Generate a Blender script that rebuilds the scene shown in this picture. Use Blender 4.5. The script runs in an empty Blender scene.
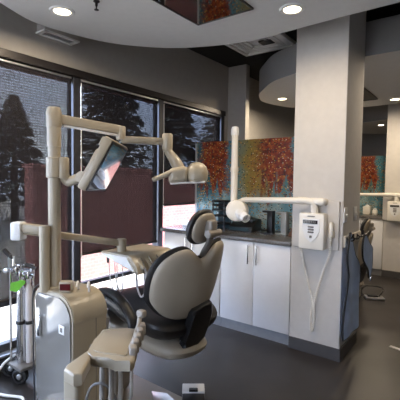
import bpy, bmesh, math, random
from mathutils import Vector, Matrix
random.seed(7)
S = bpy.context.scene
COL = S.collection
PI = math.pi
V = Vector

# ------------------------------------------------------------------ materials
def mat(name, color, rough=0.5, metal=0.0, var=0.06, scale=18.0, bump=0.0, spec=0.5, coat=0.0):
    m = bpy.data.materials.new(name); m.use_nodes = True
    nt = m.node_tree; b = nt.nodes['Principled BSDF']
    b.inputs['Roughness'].default_value = rough
    b.inputs['Metallic'].default_value = metal
    b.inputs['Specular IOR Level'].default_value = spec
    b.inputs['Coat Weight'].default_value = coat
    tc = nt.nodes.new('ShaderNodeTexCoord')
    n = nt.nodes.new('ShaderNodeTexNoise'); n.inputs['Scale'].default_value = scale; n.inputs['Detail'].default_value = 4
    nt.links.new(tc.outputs['Object'], n.inputs['Vector'])
    r = nt.nodes.new('ShaderNodeValToRGB')
    c0 = [max(0, c * (1 - var)) for c in color]; c1 = [min(1, c * (1 + var)) for c in color]
    r.color_ramp.elements[0].position = .3; r.color_ramp.elements[1].position = .7
    r.color_ramp.elements[0].color = (*c0, 1); r.color_ramp.elements[1].color = (*c1, 1)
    nt.links.new(n.outputs['Fac'], r.inputs['Fac']); nt.links.new(r.outputs['Color'], b.inputs['Base Color'])
    if bump:
        n2 = nt.nodes.new('ShaderNodeTexNoise'); n2.inputs['Scale'].default_value = scale * 6
        nt.links.new(tc.outputs['Object'], n2.inputs['Vector'])
        bp = nt.nodes.new('ShaderNodeBump'); bp.inputs['Strength'].default_value = bump; bp.inputs['Distance'].default_value = .004
        nt.links.new(n2.outputs['Fac'], bp.inputs['Height']); nt.links.new(bp.outputs['Normal'], b.inputs['Normal'])
    return m

def emit(name, color, strength):
    m = bpy.data.materials.new(name); m.use_nodes = True
    nt = m.node_tree; nt.nodes.clear()
    o = nt.nodes.new('ShaderNodeOutputMaterial'); e = nt.nodes.new('ShaderNodeEmission')
    e.inputs['Color'].default_value = (*color, 1); e.inputs['Strength'].default_value = strength
    nt.links.new(e.outputs[0], o.inputs[0]); return m

M = {}
M['wall'] = mat('taupe paint', (.36, .345, .325), .85, var=.03, bump=.05)
M['column'] = mat('warm white paint', (.56, .535, .505), .8, var=.03, bump=.05)
M['soffit'] = mat('pale grey ceiling paint', (.66, .655, .645), .9, var=.02)
M['fascia'] = mat('mid grey fascia paint', (.28, .28, .285), .9, var=.02)
M['deck'] = mat('black deck paint', (.012, .012, .012), .9)
M['base'] = mat('grey vinyl base', (.07, .068, .072), .5)
M['kick'] = mat('brushed plinth', (.34, .35, .37), .35, metal=.3)
M['cab'] = mat('white laminate', (.76, .76, .775), .35, var=.015)
M['counter'] = mat('dark grey stone', (.14, .133, .13), .22, var=.25, scale=60)
M['bronze'] = mat('dark bronze aluminium', (.022, .019, .02), .4, metal=.3)
M['frame'] = mat('anodised window frame', (.05, .052, .062), .35, metal=.5)
M['chrome'] = mat('polished steel', (.75, .75, .76), .14, metal=1.0, var=.02)
M['alu'] = mat('satin aluminium', (.62, .63, .65), .3, metal=.9, var=.03)
M['beige'] = mat('ivory plastic', (.385, .335, .25), .32, var=.015)
M['shell'] = mat('ivory shell plastic', (.35, .305, .24), .38, var=.02)
M['cream'] = mat('cream white enamel', (.80, .765, .69), .3, var=.015)
M['white'] = mat('white plastic', (.80, .80, .79), .4, var=.015)
M['black'] = mat('black upholstery', (.014, .0135, .014), .42, var=.3, scale=40, bump=.15)
M['blackp'] = mat('black plastic', (.012, .012, .013), .3)
M['rubber'] = mat('black rubber', (.02, .02, .021), .7)
M['hose'] = mat('grey beige hose', (.33, .30, .26), .5)
M['greyhose'] = mat('pale grey hose', (.5, .5, .5), .45)
M['cable'] = mat('dark cable', (.03, .03, .035), .5)
M['film'] = mat('clear film over grey panel', (.20, .19, .172), .1, var=.05, scale=5, coat=.6)
M['screen'] = mat('dark screen glass', (.02, .022, .028), .06, coat=.5)
M['tv'] = mat('black mirror screen', (.42, .41, .40), .03, metal=1.0, var=.01)
M['redled'] = mat('dark red display', (.09, .006, .008), .15)
M['green'] = mat('bright green paper', (.22, .68, .06), .6)
M['apron'] = mat('slate blue vinyl', (.34, .46, .70), .45, var=.12, scale=9, bump=.25)
M['trim'] = mat('black binding', (.012, .013, .018), .6)
M['tan'] = mat('tan board', (.52, .47, .40), .6)
M['brown'] = mat('brown leather', (.16, .075, .04), .6)
M['red'] = mat('red card', (.55, .03, .05), .5)
M['tealdark'] = mat('dark teal plastic', (.02, .05, .06), .4)
M['bark'] = mat('bark', (.07, .055, .045), .9)
M['leaf'] = mat('conifer needles', (.10, .115, .11), .8, var=.3)
M['ground'] = mat('pale sunlit concrete', (.62, .56, .47), .9, var=.08, scale=3)
M['lens'] = emit('warm lamp lens', (1.0, .80, .52), 14)
M['cyl'] = mat('chromed cylinder', (.72, .73, .75), .2, metal=1.0, var=.02)
M['pinkcyl'] = mat('pale cylinder enamel', (.70, .66, .65), .3)
M['padbeige'] = mat('taupe plastic', (.24, .215, .185), .4)
M['bright'] = mat('bright white enamel', (.9, .9, .89), .5, var=.01)
M['padgrey'] = mat('grey grip', (.16, .15, .14), .5)
M['glassgrey'] = mat('smoked clear acrylic', (.33, .36, .37), .15)

def floor_mat():
    m = mat('dark polished concrete', (.034, .030, .029), .38, var=.2, scale=2.2, spec=.35)
    nt = m.node_tree; b = nt.nodes['Principled BSDF']
    n = nt.nodes.new('ShaderNodeTexNoise'); n.inputs['Scale'].default_value = 3; n.inputs['Detail'].default_value = 2
    tc = [x for x in nt.nodes if x.type == 'TEX_COORD'][0]
    nt.links.new(tc.outputs['Object'], n.inputs['Vector'])
    mr = nt.nodes.new('ShaderNodeMapRange'); mr.inputs['To Min'].default_value = .27; mr.inputs['To Max'].default_value = .42
    nt.links.new(n.outputs['Fac'], mr.inputs['Value']); nt.links.new(mr.outputs['Result'], b.inputs['Roughness'])
    return m
M['floor'] = floor_mat()

def brick_mat():
    m = bpy.data.materials.new('red brick'); m.use_nodes = True
    nt = m.node_tree; b = nt.nodes['Principled BSDF']; b.inputs['Roughness'].default_value = .9
    tc = nt.nodes.new('ShaderNodeTexCoord'); mp = nt.nodes.new('ShaderNodeMapping')
    mp.inputs['Rotation'].default_value = (0, PI / 2, PI / 2)
    sx = nt.nodes.new('ShaderNodeSeparateXYZ'); cx = nt.nodes.new('ShaderNodeCombineXYZ')
    nt.links.new(tc.outputs['Object'], sx.inputs[0])
    nt.links.new(sx.outputs['Y'], cx.inputs['X']); nt.links.new(sx.outputs['Z'], cx.inputs['Y'])
    br = nt.nodes.new('ShaderNodeTexBrick'); br.inputs['Scale'].default_value = 4.4
    br.inputs['Color1'].default_value = (.60, .25, .22, 1); br.inputs['Color2'].default_value = (.50, .20, .18, 1)
    br.inputs['Mortar'].default_value = (.55, .36, .32, 1); br.inputs['Mortar Size'].default_value = .014
    nt.links.new(cx.outputs[0], br.inputs['Vector']); nt.links.new(br.outputs['Color'], b.inputs['Base Color'])
    return m
M['brick'] = brick_mat()

def blind_mat():
    m = bpy.data.materials.new('woven screen fabric'); m.use_nodes = True
    nt = m.node_tree; nt.nodes.clear()
    o = nt.nodes.new('ShaderNodeOutputMaterial'); mx = nt.nodes.new('ShaderNodeMixShader')
    tr = nt.nodes.new('ShaderNodeBsdfTransparent')
    d = nt.nodes.new('ShaderNodeBsdfDiffuse'); d.inputs['Color'].default_value = (.026, .025, .030, 1)
    tc = nt.nodes.new('ShaderNodeTexCoord')
    w = nt.nodes.new('ShaderNodeTexWave'); w.wave_type = 'BANDS'; w.bands_direction = 'Z'
    w.inputs['Scale'].default_value = 15; w.inputs['Distortion'].default_value = 2.0; w.inputs['Detail Scale'].default_value = 2.5; w.inputs['Detail'].default_value = 1
    w2 = nt.nodes.new('ShaderNodeTexWave'); w2.wave_type = 'BANDS'; w2.bands_direction = 'Y'
    w2.inputs['Scale'].default_value = 9; w2.inputs['Distortion'].default_value = 2.5
    nt.links.new(tc.outputs['Object'], w.inputs['Vector']); nt.links.new(tc.outputs['Object'], w2.inputs['Vector'])
    ml = nt.nodes.new('ShaderNodeMath'); ml.operation = 'MULTIPLY_ADD'; ml.inputs[1].default_value = .85
    m3 = nt.nodes.new('ShaderNodeMath'); m3.operation = 'MULTIPLY'; m3.inputs[1].default_value = .15
    nt.links.new(w2.outputs['Fac'], m3.inputs[0]); nt.links.new(w.outputs['Fac'], ml.inputs[0]); nt.links.new(m3.outputs[0], ml.inputs[2])
    mr = nt.nodes.new('ShaderNodeMapRange'); mr.inputs['To Min'].default_value = .07; mr.inputs['To Max'].default_value = .23
    nt.links.new(ml.outputs[0], mr.inputs['Value'])
    nt.links.new(mr.outputs['Result'], mx.inputs['Fac']); nt.links.new(d.outputs[0], mx.inputs[1]); nt.links.new(tr.outputs[0], mx.inputs[2])
    nt.links.new(mx.outputs[0], o.inputs[0]); return m
M['blind'] = blind_mat()

def glass_mat():
    m = bpy.data.materials.new('window glass'); m.use_nodes = True
    nt = m.node_tree; nt.nodes.clear()
    o = nt.nodes.new('ShaderNodeOutputMaterial'); mx = nt.nodes.new('ShaderNodeMixShader')
    tr = nt.nodes.new('ShaderNodeBsdfTransparent'); tr.inputs['Color'].default_value = (.93, .95, .96, 1)
    g = nt.nodes.new('ShaderNodeBsdfGlossy'); g.inputs['Roughness'].default_value = .02
    lw = nt.nodes.new('ShaderNodeLayerWeight'); pw = nt.nodes.new('ShaderNodeMath'); pw.operation = 'POWER'; pw.inputs[1].default_value = 4
    f = nt.nodes.new('ShaderNodeMapRange'); f.inputs['To Min'].default_value = .035; f.inputs['To Max'].default_value = .6
    nt.links.new(lw.outputs['Facing'], pw.inputs[0]); nt.links.new(pw.outputs[0], f.inputs['Value'])
    nt.links.new(f.outputs[0], mx.inputs['Fac']); nt.links.new(tr.outputs[0], mx.inputs[1]); nt.links.new(g.outputs[0], mx.inputs[2])
    nt.links.new(mx.outputs[0], o.inputs[0]); return m
M['glass'] = glass_mat()

def art_mat():
    m = bpy.data.materials.new('abstract art print'); m.use_nodes = True
    nt = m.node_tree; b = nt.nodes['Principled BSDF']; b.inputs['Roughness'].default_value = .42; b.inputs['Specular IOR Level'].default_value = .3
    N = nt.nodes.new; L = nt.links.new
    tc = N('ShaderNodeTexCoord'); sp = N('ShaderNodeSeparateXYZ'); L(tc.outputs['Generated'], sp.inputs[0])
    def mth(op, a, c):
        n = N('ShaderNodeMath'); n.operation = op
        for i, x in enumerate((a, c)):
            if isinstance(x, (int, float)): n.inputs[i].default_value = x
            else: L(x, n.inputs[i])
        return n.outputs[0]
    cb = N('ShaderNodeCombineXYZ'); L(mth('MULTIPLY', sp.outputs['X'], 1.25), cb.inputs['X']); L(sp.outputs['Z'], cb.inputs['Y'])
    def noise(sx, sy, sc, det=5, off=0):
        mp = N('ShaderNodeMapping'); mp.inputs['Scale'].default_value = (sx, sy, 1); mp.inputs['Location'].default_value = (off, off, 0)
        L(cb.outputs[0], mp.inputs['Vector'])
        n = N('ShaderNodeTexNoise'); n.inputs['Scale'].default_value = sc; n.inputs['Detail'].default_value = det
        L(mp.outputs[0], n.inputs['Vector']); return n.outputs['Fac']
    def ramp(fac, stops, interp='LINEAR'):
        r = N('ShaderNodeValToRGB'); r.color_ramp.interpolation = interp
        e = r.color_ramp.elements
        while len(e) < len(stops): e.new(.5)
        for k, (p, c) in enumerate(stops): e[k].position = p; e[k].color = (*c, 1)
        L(fac, r.inputs['Fac']); return r.outputs['Color']
    def mix(f, a, c):
        n = N('ShaderNodeMix'); n.data_type = 'RGBA'
        L(f, n.inputs[0]); L(a, n.inputs[6]); L(c, n.inputs[7]); return n.outputs[2]
    g = lambda x: (x, x, x)
    u = mth('ADD', sp.outputs['X'], mth('MULTIPLY', mth('SUBTRACT', noise(1, 1, 6), .5), .16))
    # background colours along the width
    bg = ramp(u, [(0, (.02, .09, .11)), (.12, (.03, .13, .16)), (.27, (.05, .20, .26)), (.40, (.22, .17, .04)), (.50, (.28, .18, .03)),
                  (.60, (.09, .16, .13)), (.76, (.05, .20, .25)), (.86, (.09, .19, .19)), (1, (.06, .19, .22))])
    low = ramp(noise(2, .8, 4, 4, 3), [(.35, (.04, .13, .19)), (.5, (.17, .34, .40)), (.68, (.44, .52, .52))])
    zl = mth('ADD', sp.outputs['Z'], mth('MULTIPLY', mth('SUBTRACT', noise(5, 1, 2), .5), .5))
    base = mix(ramp(zl, [(.22, g(1)), (.48, g(0))]), bg, low)
    # rust drips: strength along the width, height limit along the length
    rust_u = ramp(u, [(0, g(.3)), (.10, g(.95)), (.22, g(.85)), (.30, g(.1)), (.40, g(.25)), (.50, g(.55)), (.58, g(1)), (.68, g(1)), (.76, g(.1)), (.84, g(.7)), (.93, g(1)), (1, g(.9))])
    drip = noise(9, 1.0, 2.2, 6, 7)
    lim = mth('ADD', mth('MULTIPLY', zl, .9), mth('MULTIPLY', mth('SUBTRACT', drip, .5), 1.1))
    r_f = mth('MULTIPLY', ramp(lim, [(.30, g(0)), (.48, g(1))]), rust_u)
    rustc = ramp(noise(3, 2, 9, 6, 2), [(.3, (.05, .010, .005)), (.5, (.20, .026, .006)), (.7, (.36, .09, .012))])
    c = mix(ramp(mth('ADD', r_f, mth('ADD', mth('MULTIPLY', mth('SUBTRACT', noise(3, 3, 14), .5), .7), mth('MULTIPLY', mth('SUBTRACT', noise(6, 3, 22), .5), .9))), [(.34, g(0)), (.72, g(1))]), base, rustc)
    # speckle
    def speck(scale, thr, col, c, density):
        v = N('ShaderNodeTexVoronoi'); v.inputs['Scale'].default_value = scale; L(cb.outputs[0], v.inputs['Vector'])
        sep = N('ShaderNodeSeparateColor'); L(v.outputs['Color'], sep.inputs[0])
        a = mth('LESS_THAN', v.outputs['Distance'], thr); q = mth('LESS_THAN', sep.outputs[0], density)
        f = mth('MULTIPLY', a, q)
        cl = N('ShaderNodeRGB'); cl.outputs[0].default_value = (*col, 1)
        return mix(f, c, cl.outputs[0])
    c = speck(70, .5, (.30, .15, .03), c, .12)
    c = speck(85, .5, (.015, .012, .012), c, .12)
    c = speck(63, .45, (.45, .26, .05), c, .10)
    c = speck(97, .4, (.75, .68, .50), c, .04)
    c = speck(48, .3, (.02, .07, .08), c, .10)
    L(c, b.inputs['Base Color']); return m
M['art'] = art_mat()

# ------------------------------------------------------------------ mesh helpers
def nbm(): return bmesh.new()
def add_box(bm, lo, hi, bev=0.0, seg=2, rot=None, piv=None):
    c = [(a + b) / 2 for a, b in zip(lo, hi)]; s = [abs(b - a) for a, b in zip(lo, hi)]
    r = bmesh.ops.create_cube(bm, size=1.0); vs = r['verts']
    for v in vs: v.co = V((v.co.x * s[0] + c[0], v.co.y * s[1] + c[1], v.co.z * s[2] + c[2]))
    if bev:
        es = list({e for v in vs for e in v.link_edges})
        rr = bmesh.ops.bevel(bm, geom=es, offset=min(bev, min(s) * .49), segments=seg, affect='EDGES', profile=.5)
        vs = list({v for f in rr['faces'] for v in f.verts} | {v for v in vs if v.is_valid})
    if rot is not None:
        p = V(piv) if piv is not None else V(c)
        for v in vs: v.co = rot @ (v.co - p) + p
    return vs
def frames(pts):
    out = []; n = None
    for i, p in enumerate(pts):
        t = (pts[min(i + 1, len(pts) - 1)] - pts[max(i - 1, 0)]).normalized()
        if n is None:
            a = V((0, 0, 1)) if abs(t.z) < .9 else V((1, 0, 0))
            n = (a - t * a.dot(t)).normalized()
        else:
            n = (n - t * n.dot(t))
            n = n.normalized() if n.length > 1e-6 else t.orthogonal().normalized()
        out.append((t, n, t.cross(n)))
    return out
def add_tube(bm, pts, r, seg=12, cap=True):
    pts = [V(p) for p in pts]
    rs = r if isinstance(r, (list, tuple)) else [r] * len(pts)
    rings = []
    for p, (t, n, b), rr in zip(pts, frames(pts), rs):
        ra, rb = rr if isinstance(rr, tuple) else (rr, rr)
        rings.append([bm.verts.new(p + n * (math.cos(2 * PI * k / seg) * ra) + b * (math.sin(2 * PI * k / seg) * rb)) for k in range(seg)])
    for a, b in zip(rings, rings[1:]):
        for k in range(seg): bm.faces.new((a[k], a[(k + 1) % seg], b[(k + 1) % seg], b[k]))
    if cap:
        bm.faces.new(rings[0][::-1]); bm.faces.new(rings[-1])
def catmull(pts, n=8, closed=False):
    pts = [V(p) for p in pts]; out = []; N = len(pts)
    for i in range(N if closed else N - 1):
        g = lambda k: pts[k % N] if closed else pts[max(0, min(N - 1, k))]
        p0, p1, p2, p3 = g(i - 1), g(i), g(i + 1), g(i + 2)
        for k in range(n):
            t = k / n
            out.append(.5 * ((2 * p1) + (p2 - p0) * t + (2 * p0 - 5 * p1 + 4 * p2 - p3) * t * t + (3 * p1 - p0 - 3 * p2 + p3) * t ** 3))
    if not closed: out.append(pts[-1])
    return out
def add_lathe(bm, prof, origin=(0, 0, 0), axis=(0, 0, 1), seg=24):
    ax = V(axis).normalized(); n = ax.orthogonal().normalized(); b = ax.cross(n); o = V(origin)
    rings = []
    for (r, h) in prof:
        if r < 1e-6: rings.append([bm.verts.new(o + ax * h)])
        else: rings.append([bm.verts.new(o + ax * h + n * (r * math.cos(2 * PI * k / seg)) + b * (r * math.sin(2 * PI * k / seg))) for k in range(seg)])
    for a, c in zip(rings, rings[1:]):
        for k in range(seg):
            q = (k + 1) % seg
            if len(a) == 1 and len(c) == 1: continue
            if len(a) == 1: bm.faces.new((a[0], c[k], c[q]))
            elif len(c) == 1: bm.faces.new((a[k], a[q], c[0]))
            else: bm.faces.new((a[k], a[q], c[q], c[k]))
    if len(rings[0]) > 1: bm.faces.new(rings[0][::-1])
    if len(rings[-1]) > 1: bm.faces.new(rings[-1])
def add_prism(bm, poly, f, d0, d1, bev=0.0, seg=2):
    """poly: 2D points, f(u,v,d)->xyz"""
    a = [bm.verts.new(f(u, v, d0)) for u, v in poly]; b = [bm.verts.new(f(u, v, d1)) for u, v in poly]
    n = len(poly)
    fs = [bm.faces.new(a[::-1]), bm.faces.new(b)]
    for k in range(n): fs.append(bm.faces.new((a[k], a[(k + 1) % n], b[(k + 1) % n], b[k])))
    if bev:
        es = list(set(fs[0].edges) | set(fs[1].edges))
        bmesh.ops.bevel(bm, geom=es, offset=bev, segments=seg, affect='EDGES', profile=.5)
def pad(outline, f, tf, tb, closed_n=6, centre=None, smooth=True, p=3.0):
    """soft lozenge: outline in (u,v), thickness tf to +w and tb to -w; f(u,v,w)->xyz"""
    o = [(q.x, q.y) for q in catmull([(u, v, 0) for u, v in outline], closed_n, True)] if smooth else outline
    cx = sum(q[0] for q in o) / len(o); cy = sum(q[1] for q in o) / len(o)
    if centre: cx, cy = centre
    bm = nbm(); n = len(o)
    ss = (.25, .5, .7, .84, .93, .98, 1.0)
    def ring(s, w): return [bm.verts.new(f(cx + (u - cx) * s, cy + (v - cy) * s, w)) for u, v in o]
    h = lambda s: (max(0, 1 - s ** (2 * p))) ** .5
    top = bm.verts.new(f(cx, cy, tf)); bot = bm.verts.new(f(cx, cy, -tb))
    R = [ring(s, tf * h(s)) for s in ss] + [ring(s, -tb * h(s)) for s in reversed(ss[:-1])]
    for k in range(n):
        q = (k + 1) % n
        bm.faces.new((top, R[0][k], R[0][q])); bm.faces.new((bot, R[-1][q], R[-1][k]))
        for a, b in zip(R, R[1:]): bm.faces.new((a[k], b[k], b[q], a[q]))
    return bm

def root_of(o):
    l = V((0, 0, 0))
    while o is not None: l = l + o.location; o = o.parent
    return l
def obj(name, bm, m, parent=None, smooth=True, angle=35):
    bmesh.ops.recalc_face_normals(bm, faces=bm.faces[:])
    off = root_of(parent)
    if off.length: bmesh.ops.translate(bm, verts=bm.verts[:], vec=-off)
    me = bpy.data.meshes.new(name); bm.to_mesh(me); bm.free()
    me.materials.append(M[m] if isinstance(m, str) else m)
    if smooth:
        for p in me.polygons: p.use_smooth = True
        me.set_sharp_from_angle(angle=math.radians(angle))
    o = bpy.data.objects.new(name, me); COL.objects.link(o)
    if parent: o.parent = parent
    return o
def tag(o, label, cat, group=None, kind=None):
    o['label'] = label; o['category'] = cat
    if group: o['group'] = group
    if kind: o['kind'] = kind
    return o
def thing(name, label, cat, loc, group=None):
    o = bpy.data.objects.new(name, None); COL.objects.link(o); o.location = loc; o.empty_display_size = .05
    return tag(o, label, cat, group)
def struct(name, bm, m, label, cat, parent=None, smooth=False):
    o = obj(name, bm, m, parent, smooth)
    if parent is None: tag(o, label, cat)
    o['kind'] = 'structure'
    return o
def copy_tree(o, parent=None):
    c = o.copy(); COL.objects.link(c)
    if parent: c.parent = parent
    for ch in list(o.children): copy_tree(ch, c)
    return c
def dup(o, shift, label):
    c = copy_tree(o); c.location = o.location + V(shift); c['label'] = label
    return c
def rz(deg): return Matrix.Rotation(math.radians(deg), 3, 'Z')

SH = V((.08, 3.3, 0))          # the next bay repeats the first

# ------------------------------------------------------------------ setting
XW = -2.85                       # inner face of the window wall
def bx(*a, **k):
    bm = nbm(); add_box(bm, *a, **k); return bm
struct('floor', bx((-3.05, -2.6, -.12), (3.2, 10.6, 0)), 'floor', 'dark grey brown polished floor', 'floor')
struct('ceiling', bx((-3.05, -2.6, 3.0), (3.2, 10.6, 3.12)), 'deck', 'black open ceiling above the pale soffits', 'ceiling')
bm = nbm()
add_box(bm, (-3.03, -2.6, 2.325), (XW, 4.36, 3.0))
add_box(bm, (-3.03, -2.6, 0), (XW, 4.36, .13))
add_box(bm, (-3.03, 4.36, 0), (XW, 10.6, 3.0))
add_box(bm, (-3.03, -2.6, 0), (XW, -2.25, 3.0))
struct('wall_left', bm, 'wall', 'taupe wall with the long row of windows', 'wall')
struct('wall_pier', bx((XW, 4.455, 0), (-2.575, 4.55, 3.0)), 'wall', 'grey pier standing past the last window', 'wall')
struct('wall_back', bx((-3.05, 10.4, 0), (3.2, 10.6, 3.0)), 'wall', 'far taupe wall at the end of the room', 'wall')
struct('wall_right', bx((3.0, -2.6, 0), (3.2, 10.6, 3.0)), 'wall', 'taupe wall on the right side', 'wall')
bm = nbm()   # rear wall; unseen opening added and sized for fill daylight
add_box(bm, (-3.05, -2.6, 0), (-2.2, -2.4, 3.0)); add_box(bm, (-.55, -2.6, 0), (3.2, -2.4, 3.0)); add_box(bm, (-2.2, -2.6, 2.5), (-.55, -2.4, 3.0))
add_box(bm, (-2.2, -2.6, 0), (-.55, -2.4, .3))
struct('wall_rear', bm, 'wall', 'taupe wall behind the viewpoint with an unseen opening added for fill daylight', 'wall')
bm = nbm()
for x in (-2.2, -1.4, -.61): add_box(bm, (x, -2.54, .3), (x + .06, -2.46, 2.5))
struct('window_5', bm, 'frame', 'unseen window behind the viewpoint, added for fill daylight', 'window')

def column(dx, dy, names):
    bm = bx((-1.31 + dx, 3.10 + dy, 0), (-.88 + dx, 3.60 + dy, 3.0), bev=.006, seg=2)
    struct(names[0], bm, 'column', names[1], 'column')
    bm = nbm()
    b = .012
    add_box(bm, (-1.31 + dx - .0, 3.10 + dy - b, 0), (-.88 + dx + b, 3.10 + dy, .105), bev=.003)
    add_box(bm, (-.88 + dx, 3.10 + dy, 0), (-.88 + dx + b, 3.60 + dy, .105), bev=.003)
    struct(names[2], bm, 'base', names[3], 'baseboard')
column(0, 0, ('wall_column', 'square warm white column carrying the near control box', 'baseboard_column', 'grey base strip around the near column'))
column(.1, 3.3, ('wall_column_far', 'warm white column at the right edge of the picture', 'baseboard_column_far', 'dark base strip under the far column'))
def partition(dx, dy, n, label, x1=-.88):
    struct(n, bx((-2.845, 3.725 + dy, 0), (x1 + dx, 3.83 + dy, 1.90)), 'wall', label, 'wall')
partition(0, 0, 'wall_partition', 'half height partition behind the near counter', -1.0)
partition(.1, 3.3, 'wall_partition_far', 'half height partition behind the far counter')

bm = nbm(); add_box(bm, (XW, -2.25, 0), (XW + .015, 3.09, .1), bev=.003)
struct('baseboard_left', bm, 'base', 'dark base strip under the windows', 'baseboard')
struct('baseboard_back', bx((-3.0, 10.385, 0), (3.0, 10.4, .1)), 'base', 'dark base strip on the far wall', 'baseboard')

# dark header over the windows
struct('trim_1', bx((XW - .06, -2.25, 2.325), (XW + .03, 4.355, 2.388), bev=.004), 'bronze', 'dark bronze header running above the windows', 'trim')

MUL = [-2.22, -1.17, -.09, .95, 2.03, 3.107, 4.33]       # mullion centre lines
bm_names = ['leftmost', 'middle', 'rightmost']
wn = 0
for i in range(len(MUL) - 1):
    a, b = MUL[i] + .036, MUL[i + 1] - .036
    vis = i >= 3
    wn = {3: 1, 4: 2, 5: 3, 2: 4, 1: 6, 0: 7}[i]
    bm = nbm()
    # right hand mullion, sill rail, mid rail, head
    add_box(bm, (XW - .09, MUL[i + 1] - .036, .13), (XW + .004, MUL[i + 1] + .036, 2.33), bev=.003)
    if i == 0: add_box(bm, (XW - .09, MUL[0] - .036, .13), (XW + .004, MUL[0] + .036, 2.33), bev=.003)
    add_box(bm, (XW - .08, a, .13), (XW - .02, b, .19), bev=.003)
    add_box(bm, (XW - .08, a, .475), (XW - .02, b, .515), bev=.003)
    add_box(bm, (XW - .08, a, 2.28), (XW - .02, b, 2.325), bev=.003)
    lab = {1: 'leftmost window of the row, beside the steel cylinders', 2: 'middle window behind the white tray arm', 3: 'window at the end of the row above the counter'}.get(wn, 'window of the row beyond the left picture edge, number %d' % wn)
    w = struct('window_%d' % wn, bm, 'frame', lab, 'window')
    struct('pane', bx((XW - .056, a, .19), (XW - .05, b, 2.28)), 'glass', '', '', w)
    sill = nbm(); add_box(sill, (XW - .02, a, .115), (XW + .05, b, .135), bev=.004)
    struct('sill', sill, 'alu', '', '', w)
    # roller blind
    if wn in (1, 2, 3):
        zb = {1: .525, 2: .775, 3: 1.17}[wn]
        lb = {1: 'dark woven roller blind drawn furthest down, at the left window', 2: 'dark woven roller blind on the middle window behind the lamp arm',
              3: 'dark woven roller blind half raised on the window above the counter'}[wn]
        t = thing('roller_blind', lb, 'blind', (XW - .005, (a + b) / 2, zb), 'window roller blinds')
        obj('fabric', bx((XW - .012, a + .012, zb), (XW - .0105, b - .012, 2.31)), 'blind', t, smooth=False)
        bb = nbm(); add_tube(bb, [(XW - .011, a + .012, zb), (XW - .011, b - .012, zb)], .012, 10); obj('bottom_bar', bb, 'bronze', t)
        hb = nbm(); add_box(hb, (XW - .022, a + .012, 2.305), (XW - .002, b - .012, 2.322), bev=.003); obj('head_rail', hb, 'alu', t)
        if wn != 1:
            cb = nbm(); add_tube(cb, [(XW + .0, a + .008, 2.29), (XW + .0, a + .008, zb - (.02 if wn == 2 else -.02))], .004, 6)
            add_lathe(cb, [(0, -.03), (.008, -.02), (.008, 0), (0, .01)], (XW + .0, a + .008, zb), seg=8)
            obj('pull_chain', cb, 'white', t)

# ceiling soffits (rounded slabs)
near = [(-2.585, 1.58), (-2.578, 1.46), (-2.53, 1.32), (-2.41, 1.08), (-2.22, .85), (-2.0, .62), (-1.72, .47), (-1.35, .35), (-.95, .29), (-.5, .29), (.2, .30), (.9, .36), (1.4, .60), (1.68, 1.05), (1.72, 1.5),
        (1.6, 2.0), (1.2, 2.42), (.6, 2.58), (0, 2.61), (-.45, 2.615), (-.88, 2.632), (-1.12, 2.65), (-1.43, 2.672), (-1.68, 2.632), (-1.92, 2.55), (-2.17, 2.405), (-2.368, 2.197), (-2.475, 2.028), (-2.54, 1.84), (-2.57, 1.70)]
def soffit(dx, dy, z, n, label, holes=True):
    pts = catmull([(u + dx, v + dy, 0) for u, v in near], 4, True)
    bm = nbm(); add_prism(bm, [(p.x, p.y) for p in pts], lambda u, v, d: V((u, v, d)), z, z + .30)
    o = obj(n, bm, 'soffit', angle=40); o.data.materials.append(M['fascia'])
    for p in o.data.polygons: p.material_index = 1 if abs(p.normal.z) < .5 else 0
    tag(o, label, 'ceiling', None, 'structure'); return o
soffit(0, 0, 2.55, 'ceiling_soffit', 'pale grey rounded soffit hanging over the near treatment bay')
soffit(.06, 3.33, 2.57, 'ceiling_soffit_middle', 'pale rounded soffit over the next bay behind the column')
soffit(.12, 6.95, 2.57, 'ceiling_soffit_far', 'rounded soffit over the third bay at the far end')

# downlights
def downlight(x, y, z, label, vis=True, power=7):
    if vis:
        t = thing('downlight', label, 'light', (x, y, z), 'recessed downlights')
        bm = nbm(); add_lathe(bm, [(.052, -.001), (.056, -.007), (.075, -.006), (.082, 0), (.05, 0)], (x, y, z), seg=32); obj('trim_ring', bm, 'white', t)
        bm = nbm(); add_lathe(bm, [(0, -.004), (.03, -.004), (.054, -.002), (.054, 0), (0, 0)], (x, y, z), seg=24); obj('lens', bm, 'lens', t)
    l = bpy.data.lights.new('lamp', 'AREA'); l.shape = 'DISK'; l.size = .1; l.energy = power; l.color = (1, .82, .60); l.spread = math.radians(179)
    o = bpy.data.objects.new('downlight_lamp', l); COL.objects.link(o); o.location = (x, y, z - .012)
for x, y, lab in ((-2.26, 1.50, 'lit round downlight in the near soffit at the upper left'), (-1.02, 2.33, 'lit round downlight in the near soffit just before the column')):
    downlight(x, y, 2.55, lab, power=11)
for x, y in ((.5, 2.1), (1.1, 1.0), (-1.65, .85)):  # extra lamps outside the view, added to fill the near bay
    downlight(x, y, 2.55, 'unseen round downlight added to the near soffit for fill light', power=3)
for x, y, lab in ((-2.22, 4.82, 'lit round downlight in the middle soffit left of the column'), (-.985, 5.66, 'lit round downlight in the middle soffit before the far column')):
    downlight(x, y, 2.57, lab, power=15)
for x, y in ((.4, 5.4), (-.5, 4.1)):  # out of sight lamps, added as fill for the middle bay
    downlight(x, y, 2.57, 'unseen round downlight added to the middle soffit for fill light', power=7)
downlight(-1.62, 8.0, 2.57, 'tiny lit downlight in the far soffit beyond the far partition', power=9)

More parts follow.
